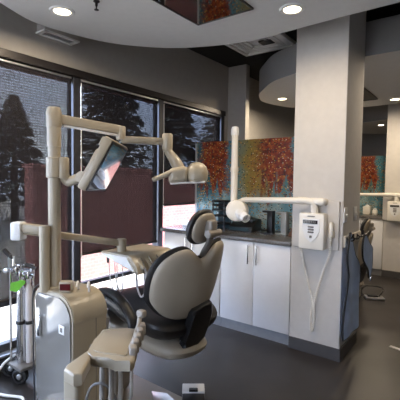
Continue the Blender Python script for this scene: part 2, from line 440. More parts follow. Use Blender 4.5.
# ceiling screens
def ceiling_screen(x0, y0, z, label):
    t = thing('ceiling_screen', label, 'screen', (x0 + .22, y0 - .4, z), 'screens set flush in the soffits')
    bm = nbm(); w = .010
    for lo, hi in (((x0, y0 - .8, z - .012), (x0 + w, y0, z)), ((x0 + .44 - w, y0 - .8, z - .012), (x0 + .44, y0, z)),
                   ((x0, y0 - w, z - .012), (x0 + .44, y0, z)), ((x0, y0 - .8, z - .012), (x0 + .44, y0 - .8 + w, z))): add_box(bm, lo, hi)
    obj('bezel', bm, 'blackp', t, smooth=False)
    obj('glass', bx((x0 + w, y0 - .8 + w, z - .009), (x0 + .44 - w, y0 - w, z)), 'tv', t, smooth=False)
ceiling_screen(-1.652, 2.175, 2.55, 'glossy black screen set into the near soffit, reflecting the painting')
ceiling_screen(-1.60, 5.50, 2.57, 'dark screen set into the middle soffit right of the column')

# sprinkler
t = thing('sprinkler_head', 'small sprinkler head hanging from the near soffit', 'sprinkler', (-1.94, 1.55, 2.55))
bm = nbm(); add_lathe(bm, [(.02, 0), (.02, -.006), (.008, -.01), (.008, -.03), (.004, -.032), (.004, -.05)], (-1.96, 1.54, 2.55), seg=12); obj('body', bm, 'bronze', t)
bm = nbm(); add_lathe(bm, [(0, -.05), (.014, -.052), (.014, -.055), (0, -.056)], (-1.96, 1.54, 2.55), seg=12); obj('deflector', bm, 'bronze', t)

# air register on the wall above the header
t = thing('air_register', 'white air register box on the wall above the leftmost window', 'vent', (XW, 1.81, 2.58))
Y0, Y1, Z0 = 1.665, 1.965, 2.592
obj('duct_box', bx((XW, Y0, Z0), (XW + .115, Y1, Z0 + .2), bev=.003), 'wall', t)
bm = nbm()
for lo, hi in (((XW, Y0 - .01, Z0 - .012), (XW + .12, Y0 + .02, Z0)), ((XW, Y1 - .02, Z0 - .012), (XW + .12, Y1 + .01, Z0)),
               ((XW, Y0, Z0 - .012), (XW + .022, Y1, Z0)), ((XW + .098, Y0, Z0 - .012), (XW + .12, Y1, Z0))): add_box(bm, lo, hi)
obj('grille_frame', bm, 'white', t, smooth=False)
bm = nbm(); add_box(bm, (XW + .02, Y0 + .02, Z0 - .003), (XW + .1, Y1 - .02, Z0))
obj('grille_backing', bm, 'blackp', t, smooth=False)
bm = nbm()
for k in range(14):
    y = Y0 + .028 + k * .0185
    add_box(bm, (XW + .022, y, Z0 - .009), (XW + .098, y + .006, Z0 - .003))
obj('grille_louvre', bm, 'alu', t, smooth=False)

# lay-in diffuser up in the open ceiling
t = thing('ceiling_diffuser', 'white square diffuser panel in the black open ceiling between soffits', 'vent', (-1.95, 3.5, 2.98))
DX0, DX1, DY0, DY1 = -2.36, -1.72, 3.22, 4.08
bm = nbm()
for lo, hi in (((DX0, DY0, 2.955), (DX0 + .04, DY1, 3.0)), ((DX1 - .04, DY0, 2.955), (DX1, DY1, 3.0)), ((DX0, DY1 - .04, 2.955), (DX1, DY1, 3.0)), ((DX0, DY0, 2.955), (DX1, DY0 + .04, 3.0))): add_box(bm, lo, hi, bev=.004)
obj('frame', bm, 'bright', t)
bm = nbm()
for k in range(4):
    i = .05 + k * .05
    for lo, hi in (((DX0 + i, DY0 + i, 2.965), (DX0 + i + .03, DY1 - i, 2.972)), ((DX1 - i - .03, DY0 + i, 2.965), (DX1 - i, DY1 - i, 2.972)), ((DX0 + i, DY1 - i - .03, 2.965), (DX1 - i, DY1 - i, 2.972)), ((DX0 + i, DY0 + i, 2.965), (DX1 - i, DY0 + i + .03, 2.972))): add_box(bm, lo, hi)
obj('vanes', bm, 'bright', t, smooth=False)
obj('plenum', bx((DX0 + .04, DY0 + .04, 2.98), (DX1 - .04, DY1 - .04, 3.0)), 'bright', t, smooth=False)
obj('damper_slot', bx((-2.02, 3.74, 2.958), (-1.88, 3.86, 2.972)), 'blackp', t, smooth=False)

# ------------------------------------------------------------------ outdoors
g = obj('ground', bx((-30, -20, -.35), (-3.05, 40, -.20)), 'ground', smooth=False); tag(g, 'pale sunlit paving outside the windows', 'ground', None, 'structure')
g = obj('ground_rear', bx((-30, -30, -.35), (30, -2.62, -.13)), 'ground', smooth=False); tag(g, 'pale paving outside behind the viewpoint', 'ground', None, 'structure')
t = thing('brick_wall', 'low red brick wall outside the windows', 'wall', (-5.3, 6, -.2))
obj('brickwork', bx((-5.45, 2.97, -.2), (-5.2, 12.0, 1.60)), 'brick', t, smooth=False)
obj('coping', bx((-5.48, 2.94, 1.60), (-5.17, 12.0, 1.66), bev=.01), 'brick', t)
def tree(x, y, h, r, lab, seed):
    rd = random.Random(seed)
    t = thing('conifer_tree', lab, 'tree', (x, y, -.2), 'trees outside the windows')
    bm = nbm(); add_tube(bm, [(x, y, -.2), (x + .05, y, h * .5), (x, y, h * .95)], [.16, .1, .02], 8); obj('trunk', bm, 'bark', t)
    bm = nbm()
    for k in range(1100):
        f = rd.random() ** .7; z = .6 + (h - .6) * f
        rr = r * (1 - f) ** .8 * (.35 + .65 * rd.random()) + .05; a = rd.random() * 2 * PI
        p = V((x + rr * math.cos(a), y + rr * math.sin(a), z - rr * .25)); s = .12 + .2 * rd.random()
        d = V((math.cos(a), math.sin(a), -.3)) * s; e = V((-math.sin(a), math.cos(a), rd.uniform(-.5, .5))) * s * .7
        vs = [bm.verts.new(q) for q in (p - d, p + e, p + d, p - e + V((0, 0, .04)))]
        bm.faces.new(vs)
    obj('foliage', bm, 'leaf', t, smooth=False)
for k, (x, y, h, r, lab) in enumerate((
    (-11.0, 3.6, 5.2, 1.6, 'dark conifer outside at the left edge of the leftmost window'),
    (-14.5, 7.5, 4.5, 1.4, 'dark conifer outside behind the pale post in the left window'),
    (-10.5, 8.6, 6.0, 1.5, 'dark conifer filling the left half of the middle window'),
    (-10.2, 12.1, 5.6, 1.5, 'dark conifer filling the right half of the middle window'),
    (-8.8, 15.3, 7.0, 1.6, 'dark conifer outside at the left of the end window'),
    (-8.3, 18.9, 6.6, 1.8, 'dark conifer outside at the right of the end window'),
    (-17.5, 4.6, 3.2, 1.6, 'low conifer far outside the leftmost window'),
    (-15.5, 14.0, 7.0, 2.3, 'broad conifer standing further back in the middle window'),
    (-13.5, 20.5, 8.0, 2.6, 'broad conifer standing further back in the end window'))):
    tree(x, y, h, r, lab, 40 + k)

# ------------------------------------------------------------------ cabinets, counter, painting
def cabinet(x0, x1, label):
    t = thing('base_cabinet', label, 'cabinet', ((x0 + x1) / 2, 3.4, 0), 'white base cabinets')
    obj('body', bx((x0, 3.125, .1), (x1, 3.715, .888)), 'cab', t, smooth=False)
    obj('plinth', bx((x0, 3.135, 0), (x1, 3.70, .1)), 'kick', t, smooth=False)
    mid = (x0 + x1) / 2
    for s, (a, b) in ((1, (x0 + .003, mid - .003)), (-1, (mid + .003, x1 - .003))):
        d = obj('door', bx((a, 3.103, .105), (b, 3.124, .884), bev=.0025), 'cab', t)
        hx = mid - s * .045
        bm = nbm(); add_tube(bm, [(hx, 3.072, .685), (hx, 3.072, .865)], .0085, 10)
        for z in (.705, .845): add_tube(bm, [(hx, 3.072, z), (hx, 3.104, z)], .004, 8)
        obj('handle', bm, 'chrome', d)
    return t
c1 = cabinet(-2.79, -2.047, 'white two door base cabinet beside the window, left of its neighbour')
c2 = cabinet(-2.043, -1.315, 'white two door base cabinet next to the column')
dup(c2, SH + V((.02, 0, 0)), 'white base cabinet seen past the right side of the near column')
cp = nbm(); add_box(cp, (-2.835, 3.085, .89), (-1.312, 3.722, .928), bev=.004)
ct = obj('countertop', cp, 'counter'); tag(ct, 'dark grey countertop over the cabinets under the painting', 'countertop', 'dark countertops')
dup(ct, SH + V((.02, 0, 0)), 'dark countertop in the next bay seen past the column')
t = thing('wall_painting', 'large teal and rust abstract painting behind the counter left of the column', 'painting', (-2.1, 3.712, .93), 'abstract art panels')
pa = obj('art_panel', bx((-2.80, 3.702, .932), (-1.08, 3.724, 1.912), bev=.002), 'art', t, smooth=False)
dup(t, SH + V((.02, 0, 0)), 'teal and rust abstract painting in the next bay right of the column')

# ------------------------------------------------------------------ things on the counter
t = thing('wire_rack', 'small black two tier rack on the counter behind the headrest', 'rack', (-2.30, 3.5, .928))
bm = nbm()
for x in (-2.375, -2.225):
    for y in (3.44, 3.56): add_tube(bm, [(x, y, .928), (x, y, 1.235)], .008, 8)
obj('post', bm, 'blackp', t)
for z in (.98, 1.06, 1.125, 1.175, 1.22):
    obj('shelf', bx((-2.385, 3.43, z), (-2.215, 3.57, z + .02), bev=.003), 'blackp', t)
obj('back_panel', bx((-2.375, 3.55, .928), (-2.225, 3.56, 1.235)), 'tealdark', t)
t = thing('countertop_device', 'black low appliance with sloped lid on the counter under the round head', 'appliance', (-2.0, 3.5, .928))
bm = nbm(); add_prism(bm, [(3.40, .93), (3.62, .93), (3.62, 1.05), (3.56, 1.06), (3.40, .98)], lambda u, v, d: V((d, u, v)), -2.14, -1.87, bev=.006); obj('body', bm, 'blackp', t)
obj('lid', bx((-2.05, 3.47, 1.04), (-1.89, 3.60, 1.075), bev=.008, rot=Matrix.Rotation(math.radians(18), 3, 'Y')), 'blackp', t)
obj('panel', bx((-2.13, 3.392, .94), (-1.90, 3.40, .97)), 'tealdark', t, smooth=False)
def dispenser(x, y, label, m, h):
    t = thing('soap_dispenser', label, 'dispenser', (x, y, .928), 'hands free dispensers on the counter')
    obj('base', bx((x - .085, y - .05, .928), (x + .035, y + .05, .94), bev=.004), m, t)
    obj('column', bx((x - .028, y - .04, .936), (x + .03, y + .04, .928 + h), bev=.006), m, t)
    bm = nbm(); add_box(bm, (x - .085, y - .03, .928 + h - .022), (x + .0, y + .03, .928 + h), bev=.006); obj('spout', bm, m, t)
dispenser(-1.688, 3.47, 'black hands free dispenser with an arm at its top on the counter', 'blackp', .232)
dispenser(-1.56, 3.52, 'grey translucent dispenser between the black one and the column', 'glassgrey', .225)
t = thing('card_holder', 'brown leaning card holder on the counter against the column', 'holder', (-1.44, 3.50, .928))
bm = nbm(); add_prism(bm, [(-1.50, .928), (-1.38, .928), (-1.385, 1.12), (-1.42, 1.10)], lambda u, v, d: V((u, d, v)), 3.46, 3.54, bev=.004); obj('holder', bm, 'brown', t)
obj('card', bx((-1.45, 3.45, .93), (-1.39, 3.458, 1.03)), 'white', t, smooth=False)
t = thing('tissue_box', 'white box lying on the counter in front of the end window', 'box', (-2.69, 3.50, .928))
obj('carton', bx((-2.80, 3.42, .928), (-2.64, 3.58, .972), bev=.006), 'white', t)
obj('sheet', bx((-2.78, 3.45, .972), (-2.66, 3.55, .976), bev=.001), 'white', t)
r = obj('red_box', bx((-2.63, 3.42, .928), (-2.52, 3.56, 1.0), bev=.006), 'red'); tag(r, 'small red box on the counter beside the headrest', 'box')
for (x, w, h, lab) in ((-1.53, .115, .135, 'larger white bottle on the far counter past the column'), (-1.405, .08, .08, 'smaller white jar on the far counter past the column')):
    t = thing('white_container', lab, 'container', (x, 6.72, .928), 'white containers on the far counter')
    obj('body', bx((x - w / 2, 6.68, .928), (x + w / 2, 6.68 + w, .928 + h), bev=.015), 'cream', t)
    bm = nbm(); add_lathe(bm, [(.03, 0), (.03, .02), (.012, .03), (0, .03)], (x, 6.68 + w / 2, .926 + h), seg=14); obj('cap', bm, 'white', t)

# ------------------------------------------------------------------ column fittings
def xray():
    yb = 3.10
    t = thing('xray_unit', 'cream wall x-ray unit with round head on the near column', 'x-ray unit', (-1.1, 3.1, 0), 'wall x-ray units')
    obj('mounting_board', bx((-1.285, yb - .022, .905), (-.905, yb, 1.30), bev=.004), 'column', t)
    # control box
    obj('control_box', bx((-1.205, 2.99, .905), (-.995, yb - .022, 1.20), bev=.012), 'cream', t)
    bm = nbm(); add_prism(bm, [(-1.17, 1.155), (-1.03, 1.155), (-1.03, 1.06), (-1.055, 1.0), (-1.10, .965), (-1.145, 1.0), (-1.17, 1.06)], lambda u, v, d: V((u, d, v)), 2.984, 2.992); cb = obj('shield_panel', bm, 'white', t, smooth=False)
    obj('display', bx((-1.165, 2.980, 1.115), (-1.045, 2.986, 1.145)), 'screen', cb, smooth=False)
    for z in (1.04, 1.062, 1.083): obj('button', bx((-1.125, 2.979, z), (-1.075, 2.986, z + .013), bev=.003), 'padgrey', cb)
    obj('start_button', bx((-1.11, 2.979, 1.0), (-1.09, 2.986, 1.02), bev=.004), 'padgrey', cb)
    bm = nbm()
    for k in range(7): add_box(bm, (-1.155 + k * .0145, 2.978, 1.122), (-1.147 + k * .0145, 2.981, 1.138))
    obj('digits', bm, 'padgrey', cb, smooth=False)
    bm = nbm(); add_box(bm, (-1.13, 2.986, 1.172), (-1.07, 2.991, 1.179)); obj('top_mark', bm, 'padgrey', t, smooth=False)
    # bracket and arm
    bm = nbm(); add_tube(bm, catmull([(-1.09, 3.03, 1.19), (-1.09, 3.03, 1.245), (-1.105, 3.025, 1.285), (-1.16, 3.01, 1.297), (-1.22, 3.0, 1.298)], 5), .03, 16); obj('elbow', bm, 'cream', t)
    obj('cover', bx((-1.16, 3.0, 1.262), (-1.0, yb, 1.322), bev=.025, seg=4), 'cream', t)
    bm = nbm(); add_tube(bm, [(-1.16, 3.01, 1.297), (-1.72, 2.98, 1.285), (-1.735, 2.98, 1.285)], [.029, .022, .012], 16); obj('reach_arm', bm, 'cream', t)
    xs, ys = -1.80, 2.97
    bm = nbm(); add_tube(bm, [(-1.72, 2.98, 1.285), (xs, ys, 1.25)], .022, 12)
    add_lathe(bm, [(0, -.03), (.034, -.03), (.036, 0), (.036, .07), (.03, .08), (0, .08)], (xs, ys, 1.20), seg=18); obj('knuckle', bm, 'cream', t)
    bm = nbm(); add_lathe(bm, [(.03, 0), (.032, .3), (.036, .305), (.036, .345), (.031, .35), (.029, .66), (0, .66)], (xs - .02, ys, 1.23), seg=20); obj('folded_arm', bm, 'cream', t)
    bm = nbm(); add_lathe(bm, [(.034, 0), (.036, .02), (.036, .055), (.028, .075), (0, .082)], (xs - .02, ys, 1.865), seg=20); obj('arm_cap', bm, 'white', t)
    d = V((.72, -.50, -.28)).normalized()
    hc = V((-1.775, 2.95, 1.185))
    bm = nbm(); add_lathe(bm, [(0, -.125), (.06, -.12), (.09, -.10), (.098, -.06), (.098, .02), (.09, .045), (.06, .056), (0, .06)], hc - V((0, .0, 0)), axis=(.30, -.93, .1), seg=32); h = obj('tube_head', bm, 'cream', t)
    a = V((.85, -.35, -.38)).normalized()
    bm = nbm(); add_lathe(bm, [(.045, 0), (.05, .075), (.042, .085), (.042, .135), (.034, .138), (.034, .1)], hc + a * .02, axis=a, seg=20); obj('cone', bm, 'white', h)
    return t
xr = xray()
dup(xr, V((.06, 3.3, -.02)), 'cream wall x-ray unit on the far column at the right edge')

def coil(pts, r, turns, n):
    path = catmull(pts, n); fr = frames(path); out = []
    L = [0]
    for a, b in zip(path, path[1:]): L.append(L[-1] + (b - a).length)
    tot = L[-1]; steps = turns * 8
    for s in range(steps + 1):
        q = tot * s / steps
        i = max(0, min(len(path) - 2, next((k for k in range(len(L) - 1) if L[k + 1] >= q), len(path) - 2)))
        f = (q - L[i]) / max(1e-6, L[i + 1] - L[i]); p = path[i].lerp(path[i + 1], f)
        a = 2 * PI * s / 8; t, nn, b = fr[i]
        out.append(p + nn * (r * math.cos(a)) + b * (r * math.sin(a)))
    return out
t = thing('hand_switch', 'cream hand switch with coiled cord hanging on the near column', 'switch', (-.94, 3.08, 1.0))
obj('holder', bx((-.975, 3.05, 1.005), (-.935, 3.10, 1.06), bev=.006), 'cream', t)
bm = nbm(); add_lathe(bm, [(0, 0), (.014, .004), (.017, .03), (.017, .11), (.012, .122), (0, .124)], (-.955, 3.045, 1.01), seg=16); obj('grip', bm, 'cream', t)
P1 = [(-1.20, 3.035, .905), (-1.21, 3.07, .87), (-1.165, 3.075, .68), (-1.105, 3.075, .46), (-1.112, 3.072, .33), (-1.104, 3.065, .215), (-1.088, 3.066, .25), (-1.085, 3.072, .36), (-1.085, 3.06, .46), (-1.03, 3.068, .68), (-.972, 3.068, .87), (-.962, 3.06, .95), (-.955, 3.045, 1.015)]
bm = nbm(); add_tube(bm, coil(P1, .0075, 95, 8), .0036, 5); obj('coiled_cord', bm, 'cream', t)

# switches on the right side of the column
for y, z, lab in ((3.145, 1.19, 'white wall switch plate on the column side, nearer the corner'), (3.44, 1.185, 'white wall switch plate on the column side, further back')):
    t = thing('wall_switch', lab, 'switch', (-.88, y, z), 'switch plates on the column side')
    obj('plate', bx((-.88, y - .04, z - .06), (-.872, y + .04, z + .06), bev=.003), 'white', t)
    bm = nbm(); add_lathe(bm, [(.016, 0), (.016, .008), (.011, .013), (0, .013)], (-.872, y, z - .005), axis=(1, 0, 0), seg=14); obj('knob', bm, 'white', t)
# hook rail
t = thing('hook_rail', 'tan board with black hooks on the column side', 'hook rail', (-.88, 3.36, .98))
obj('board', bx((-.88, 3.115, .93), (-.862, 3.60, 1.02), bev=.003), 'tan', t)
for y in (3.15, 3.30, 3.46):
    bm = nbm(); add_tube(bm, catmull([(-.862, y, 1.0), (-.835, y, .985), (-.81, y, .99), (-.80, y, 1.012)], 4), .006, 8)
    add_box(bm, (-.862, y - .008, .96), (-.857, y + .008, 1.01)); obj('hook', bm, 'blackp', t)

# lead apron: thick sheets with soft vertical folds, rows run from top to bottom
def sheet(rows, x, th, wav, m, name, parent, seed=0, nu=18, nv=8):
    L = catmull([(0, a, z) for z, a, b in rows], nv); R2 = catmull([(0, b, z) for z, a, b in rows], nv)
    def P(y, z, d): return V((x + d + wav * (math.sin(y * 24 + seed + z * 2) * .6 + math.sin(y * 11 + z * 7 + seed) * .4), y, z))
    bm = nbm(); g = []
    for d in (0, th):
        g.append([[bm.verts.new(P(l.y + (r.y - l.y) * k / nu, l.z + (r.z - l.z) * k / nu, d)) for k in range(nu + 1)] for l, r in zip(L, R2)])
    n = len(L)
    for q in g:
        for a in range(n - 1):
            for k in range(nu): bm.faces.new((q[a][k], q[a][k + 1], q[a + 1][k + 1], q[a + 1][k]))
    ring = [(a, 0) for a in range(n)] + [(n - 1, k) for k in range(1, nu + 1)] + [(a, nu) for a in range(n - 2, -1, -1)] + [(0, k) for k in range(nu - 1, 0, -1)]
    for (a, k), (a2, k2) in zip(ring, ring[1:] + ring[:1]):
        bm.faces.new((g[0][a][k], g[0][a2][k2], g[1][a2][k2], g[1][a][k]))
    loop = [(g[0][a][k].co + g[1][a][k].co) / 2 for a, k in ring]; loop.append(loop[0].copy())
    o = obj(name, bm, m, parent, angle=60)
    tb = nbm(); add_tube(tb, loop, .008, 8); obj('binding', tb, 'trim', o); return o
t = thing('protective_apron', 'long slate blue protective apron with black binding hanging on the column side', 'apron', (-.84, 3.3, .2))
sheet([(1.045, 3.13, 3.17), (.99, 3.10, 3.22), (.90, 3.06, 3.27), (.83, 3.06, 3.32), (.76, 3.08, 3.42), (.70, 3.09, 3.47), (.55, 3.06, 3.48), (.42, 3.04, 3.475), (.30, 3.035, 3.47), (.20, 3.05, 3.46)], -.838, .014, .010, 'apron', 'panel', t, 1)
sheet([(1.0, 3.44, 3.48), (.94, 3.40, 3.57), (.865, 3.39, 3.72), (.80, 3.42, 3.74), (.73, 3.50, 3.75), (.66, 3.60, 3.745), (.60, 3.64, 3.71)], -.80, .014, .008, 'apron', 'shoulder_flap', t, 3, nu=12)
bm = nbm(); add_box(bm, (-.795, 3.655, .565), (-.775, 3.70, .60), bev=.004); obj('buckle', bm, 'chrome', t)
for y in (3.15, 3.46):
    bm = nbm(); add_tube(bm, catmull([(-.825, y - .02, 1.0), (-.81, y, 1.04), (-.82, y + .02, 1.0)], 5), .005, 6); obj('loop', bm, 'trim', t)

# ------------------------------------------------------------------ dental chair
YC = 1.82
def dental_chair(dx, dy, lift, label):
    O = V((dx, dy, 0))
    t = thing('dental_chair', label, 'chair', (-1.75 + dx, 1.6 + dy, 0), 'dental chairs')
    yc = YC + dy + .08
    Rw = rz(-13); PV = V((-1.75 + dx, yc, 0))
    def swivel(name, bm, m, parent):
        for v in bm.verts: v.co = Rw @ (v.co - PV) + PV
        return obj(name, bm, m, parent)
    # base
    bm = nbm()
    pl = [(-2.20, 1.12), (-2.1, 1.05), (-1.6, 1.08), (-1.42, 1.2), (-1.36, 1.5), (-1.365, 1.78), (-1.42, 1.883), (-2.1, 1.90), (-2.2, 1.86), (-2.24, 1.6)]
    add_prism(bm, [(u + dx, v + dy) for u, v in pl], lambda u, v, d: V((u, v, d)), 0, .038, bev=.012); bp = obj('base_plate', bm, 'shell', t)
    bm = nbm(); add_prism(bm, [(-1.72 + dx, 1.80 + dy), (-1.62 + dx, 1.845 + dy), (-1.50 + dx, 1.80 + dy), (-1.44 + dx, 1.84 + dy), (-1.40 + dx, 1.76 + dy), (-1.50 + dx, 1.70 + dy), (-1.62 + dx, 1.72 + dy)], lambda u, v, d: V((u, v, d)), .037, .045, bev=.003)
    o = obj('hinge_plate', bm, 'alu', bp)
    bm = nbm(); add_box(bm, (-2.12 + dx, 1.52 + dy, .038), (-1.86 + dx, 1.76 + dy, .33 + lift), bev=.04, seg=3); obj('lift_column', bm, 'shell', t)
    z = lift
    # seat pan (ivory under body)
    f = lambda u, v, w: V((u + dx, v + yc, .43 + z + w - (.03 if u > -1.4 else 0)))
    po = [(-1.36, -.06), (-1.36, .06), (-1.42, .15), (-1.6, .20), (-2.0, .215), (-2.28, .20), (-2.33, 0), (-2.28, -.20), (-2.0, -.215), (-1.6, -.20), (-1.42, -.15)]
    bm = pad(po, lambda u, v, w: V((u + dx, v + yc, .415 + z + w)), .055, .085, p=2.2); swivel('seat_pan', bm, 'shell', t)
    # seat cushion
    f = lambda u, v, w: V((u + dx, v + yc, .555 + z + w + .05 * max(0, (abs(v) / .3)) ** 3 + .035 * math.exp(-((u + 2.0) / .22) ** 2)))
    o = [(-1.40, -.22), (-1.38, 0), (-1.40, .22), (-1.6, .30), (-1.9, .31), (-2.1, .29), (-2.2, .2), (-2.2, -.2), (-2.1, -.27), (-1.9, -.29), (-1.6, -.28)]
    swivel('seat_cushion', pad(o, f, .06, .09), 'black', t)
    # leg rest
    f = lambda u, v, w: V((u + dx, v + yc, .555 + z + w - .30 * (max(0, -2.1 - u)) ** 1.3))
    o = [(-2.12, -.24), (-2.12, .24), (-2.4, .24), (-2.62, .19), (-2.68, 0), (-2.62, -.19), (-2.4, -.24)]
    swivel('leg_rest', pad(o, f, .05, .05), 'black', t)
    # backrest: shell (ivory) behind, cushion (black) in front; leaning back
    lean = math.radians(13); hx, hz = -1.425, .53 + z
    def bk(off):
        def f(u, v, w):
            w2 = w + off - .8 * u * u
            return V((hx + dx + v * math.sin(lean) + w2 * math.cos(lean), yc + u, hz + v * math.cos(lean) - w2 * math.sin(lean)))
        return f
    sh = [(.0, .085), (-.12, .09), (-.20, .125), (-.262, .19), (-.285, .25), (-.282, .36), (-.25, .45), (-.185, .512), (-.11, .537), (-.05, .51), (0, .47), (.05, .49), (.10, .54), (.155, .56), (.20, .535), (.205, .42), (.18, .28), (.145, .17), (.10, .115), (.05, .09)]
    swivel('backrest_shell', pad(sh, bk(.0), .035, .03, 5, (0, .25)), 'shell', t)
    cu = [(u * 1.045 - .006, .265 + (v - .265) * 1.045) for u, v in sh]
    swivel('backrest_cushion', pad(cu, bk(-.022), .02, .042, 5, (0, .25)), 'black', t)
    # hinge cover, lower right of the shell
    f0 = bk(.045)
    bm = nbm(); add_prism(bm, [(-.10, -.085), (-.07, -.06), (-.068, .14), (-.05, .165), (.03, .185), (.09, .19), (.115, .12), (.105, .03), (.08, -.05), (.01, -.10)], lambda u, v, d: f0(u + .018, v, d), -.03, .028, bev=.018, seg=3); swivel('hinge_cover', bm, 'blackp', t)
    # headrest
    def hd(u, v, w):
        w2 = w - .7 * u * u
        u = u * .9
        return V((-1.335 + dx + v * .22 + w2 * .97, 1.845 + dy + u, 1.16 + z + v * .97 - w2 * .22))
    ho = [(0, -.10), (-.08, -.092), (-.132, -.05), (-.138, .015), (-.11, .08), (-.05, .115), (.05, .115), (.11, .08), (.138, .015), (.132, -.05), (.08, -.092)]
    h = obj('headrest', pad(ho, lambda u, v, w: hd(u, v, w - .014), .02, .035, 5), 'black', t)
    obj('headrest_shell', pad([(u * .86, v * .86) for u, v in ho], lambda u, v, w: hd(u, v, w + .005), .02, .02, 5), 'shell', h)
    bm = nbm()
    p = [hd(.0, -.22, .01), hd(.0, -.14, .03), hd(0.0, -.06, .055), hd(0, .0, .05)]
    add_tube(bm, catmull(p, 5), [(.015, .03)] * 16, 12); obj('headrest_bar', bm, 'padgrey', h)
    bm = nbm(); c = hd(.0, .02, .045); add_box(bm, (c.x - .03, c.y - .032, c.z - .055), (c.x + .03, c.y + .032, c.z + .05), bev=.015, seg=3)
    add_lathe(bm, [(0, -.065), (.022, -.062), (.022, .062), (0, .065)], c + V((.02, 0, -.03)), axis=(0, 1, 0), seg=14); obj('headrest_joint', bm, 'padbeige', h)
    # near armrest: black curved pad
    ya = yc - .30
    bm = nbm(); add_tube(bm, catmull([(-2.16 + dx, ya, .60 + z), (-2.02 + dx, ya, .685 + z), (-1.86 + dx, ya - .01, .715 + z), (-1.70 + dx, ya - .01, .69 + z), (-1.60 + dx, ya, .61 + z), (-1.58 + dx, ya, .56 + z)], 5), [(.022, .036)] * 26, 12); swivel('armrest', bm, 'black', t)
    swivel('side_bracket', (lambda b: (add_prism(b, [(-2.25 + dx, .44 + z), (-1.95 + dx, .43 + z), (-1.93 + dx, .52 + z), (-2.05 + dx, .585 + z), (-2.25 + dx, .60 + z)], lambda u, v, d: V((u, d, v)), yc - .31, yc - .275, bev=.008), b)[1])(nbm()), 'white', t)
    return t
dental_chair(0, 0, 0.0, 'ivory and black dental chair in the foreground, its back to the viewer')
dental_chair(.17, 3.3, -.27, 'dental chair in the next bay, glimpsed behind the hanging aprons')

# ------------------------------------------------------------------ dental unit
t = thing('dental_unit', 'ivory dental unit cabinet with arched top and tall post, left of the chair', 'dental unit', (-1.92, 1.3, .045))
ux0, ux1, uy0, uy1, uz = -2.10, -1.725, 1.20, 1.425, .81
def arch(x0, x1, zt, r, z0):
    p = [(x0, z0), (x0, zt - .035), (x0 + .03, zt - .005)]
    for k in range(11):
        a = PI / 2 * (1 - k / 10); p.append((x1 - r + r * math.cos(a), zt - r + r * math.sin(a)))
    p.append((x1, z0)); return p
bm = nbm(); add_prism(bm, arch(ux0, ux1, uz, .13, .045), lambda u, v, d: V((u, d, v)), uy0, uy1, bev=.01); body = obj('cabinet', bm, 'beige', t)
bm = nbm(); add_prism(bm, arch(ux0 - .003, ux1 + .004, uz + .004, .132, .672), lambda u, v, d: V((u, d, v)), uy0 + .006, uy1 + .003, bev=.006); obj('top_cover', bm, 'beige', body)
bm = nbm(); add_prism(bm, arch(ux0 + .02, ux1 - .014, uz - .016, .12, .08), lambda u, v, d: V((u, d, v)), uy0 - .008, uy0 + .002, bev=.004); fp = obj('front_panel', bm, 'film', body)
bm = nbm(); add_box(bm, (ux1 - .115, uy0 - .012, .60), (ux1 - .065, uy0 - .007, .65), bev=.002); obj('control_plate', bm, 'white', fp)
bm = nbm(); add_box(bm, (ux1 - .10, uy0 - .014, .613), (ux1 - .08, uy0 - .011, .637)); obj('control_pad', bm, 'padgrey', fp)
bm = nbm(); add_box(bm, (ux0 + .055, uy0 - .022, .54), (ux0 + .085, uy0 - .007, .66), bev=.004); obj('latch', bm, 'chrome', fp)
bm = nbm(); add_box(bm, (ux1 + .0, uy0 + .15, .1), (ux1 + .002, uy0 + .153, .668)); obj('side_seam', bm, 'padgrey', body, smooth=False)
bm = nbm(); add_lathe(bm, [(.046, 0), (.046, .012), (.035, .02), (.035, .83), (.039, .832), (.039, 1.045), (.033, 1.055), (0, 1.056)], (-2.0, 1.27, uz - .005), seg=28); obj('post', bm, 'beige', t)
bm = nbm(); add_tube(bm, catmull([(-2.02, 1.235, uz + .03), (-2.06, 1.20, uz + .02), (-2.085, 1.18, uz - .05), (-2.08, 1.178, .5), (-2.075, 1.18, .06)], 8), .0045, 6); obj('cable', bm, 'cable', t)
bm = nbm()
for x, y in ((-1.86, 1.33), (-1.80, 1.36)):
    add_tube(bm, catmull([(x, y, uz - .01), (x, y, uz + .04), (x + .02, y - .02, uz + .05), (x + .035, y - .035, uz + .03)], 4), .006, 8)
obj('cup_spout', bm, 'white', t)
bm = nbm(); add_lathe(bm, [(.028, 0), (.028, .37), (.024, .375), (0, .376)], (-2.0, 1.205, uz - .01), seg=20); obj('tray_arm_post', bm, 'beige', t)

t = thing('desk_timer', 'small ivory timer box with red display on the dental unit', 'timer', (-1.865, 1.26, uz + .004))
R = rz(38)
obj('case', bx((-1.905, 1.235, uz + .004), (-1.835, 1.285, uz + .062), bev=.005, rot=R), 'beige', t)
obj('display', bx((-1.899, 1.231, uz + .016), (-1.841, 1.2355, uz + .052), rot=R, piv=(-1.87, 1.26, uz + .03)), 'redled', t, smooth=False)

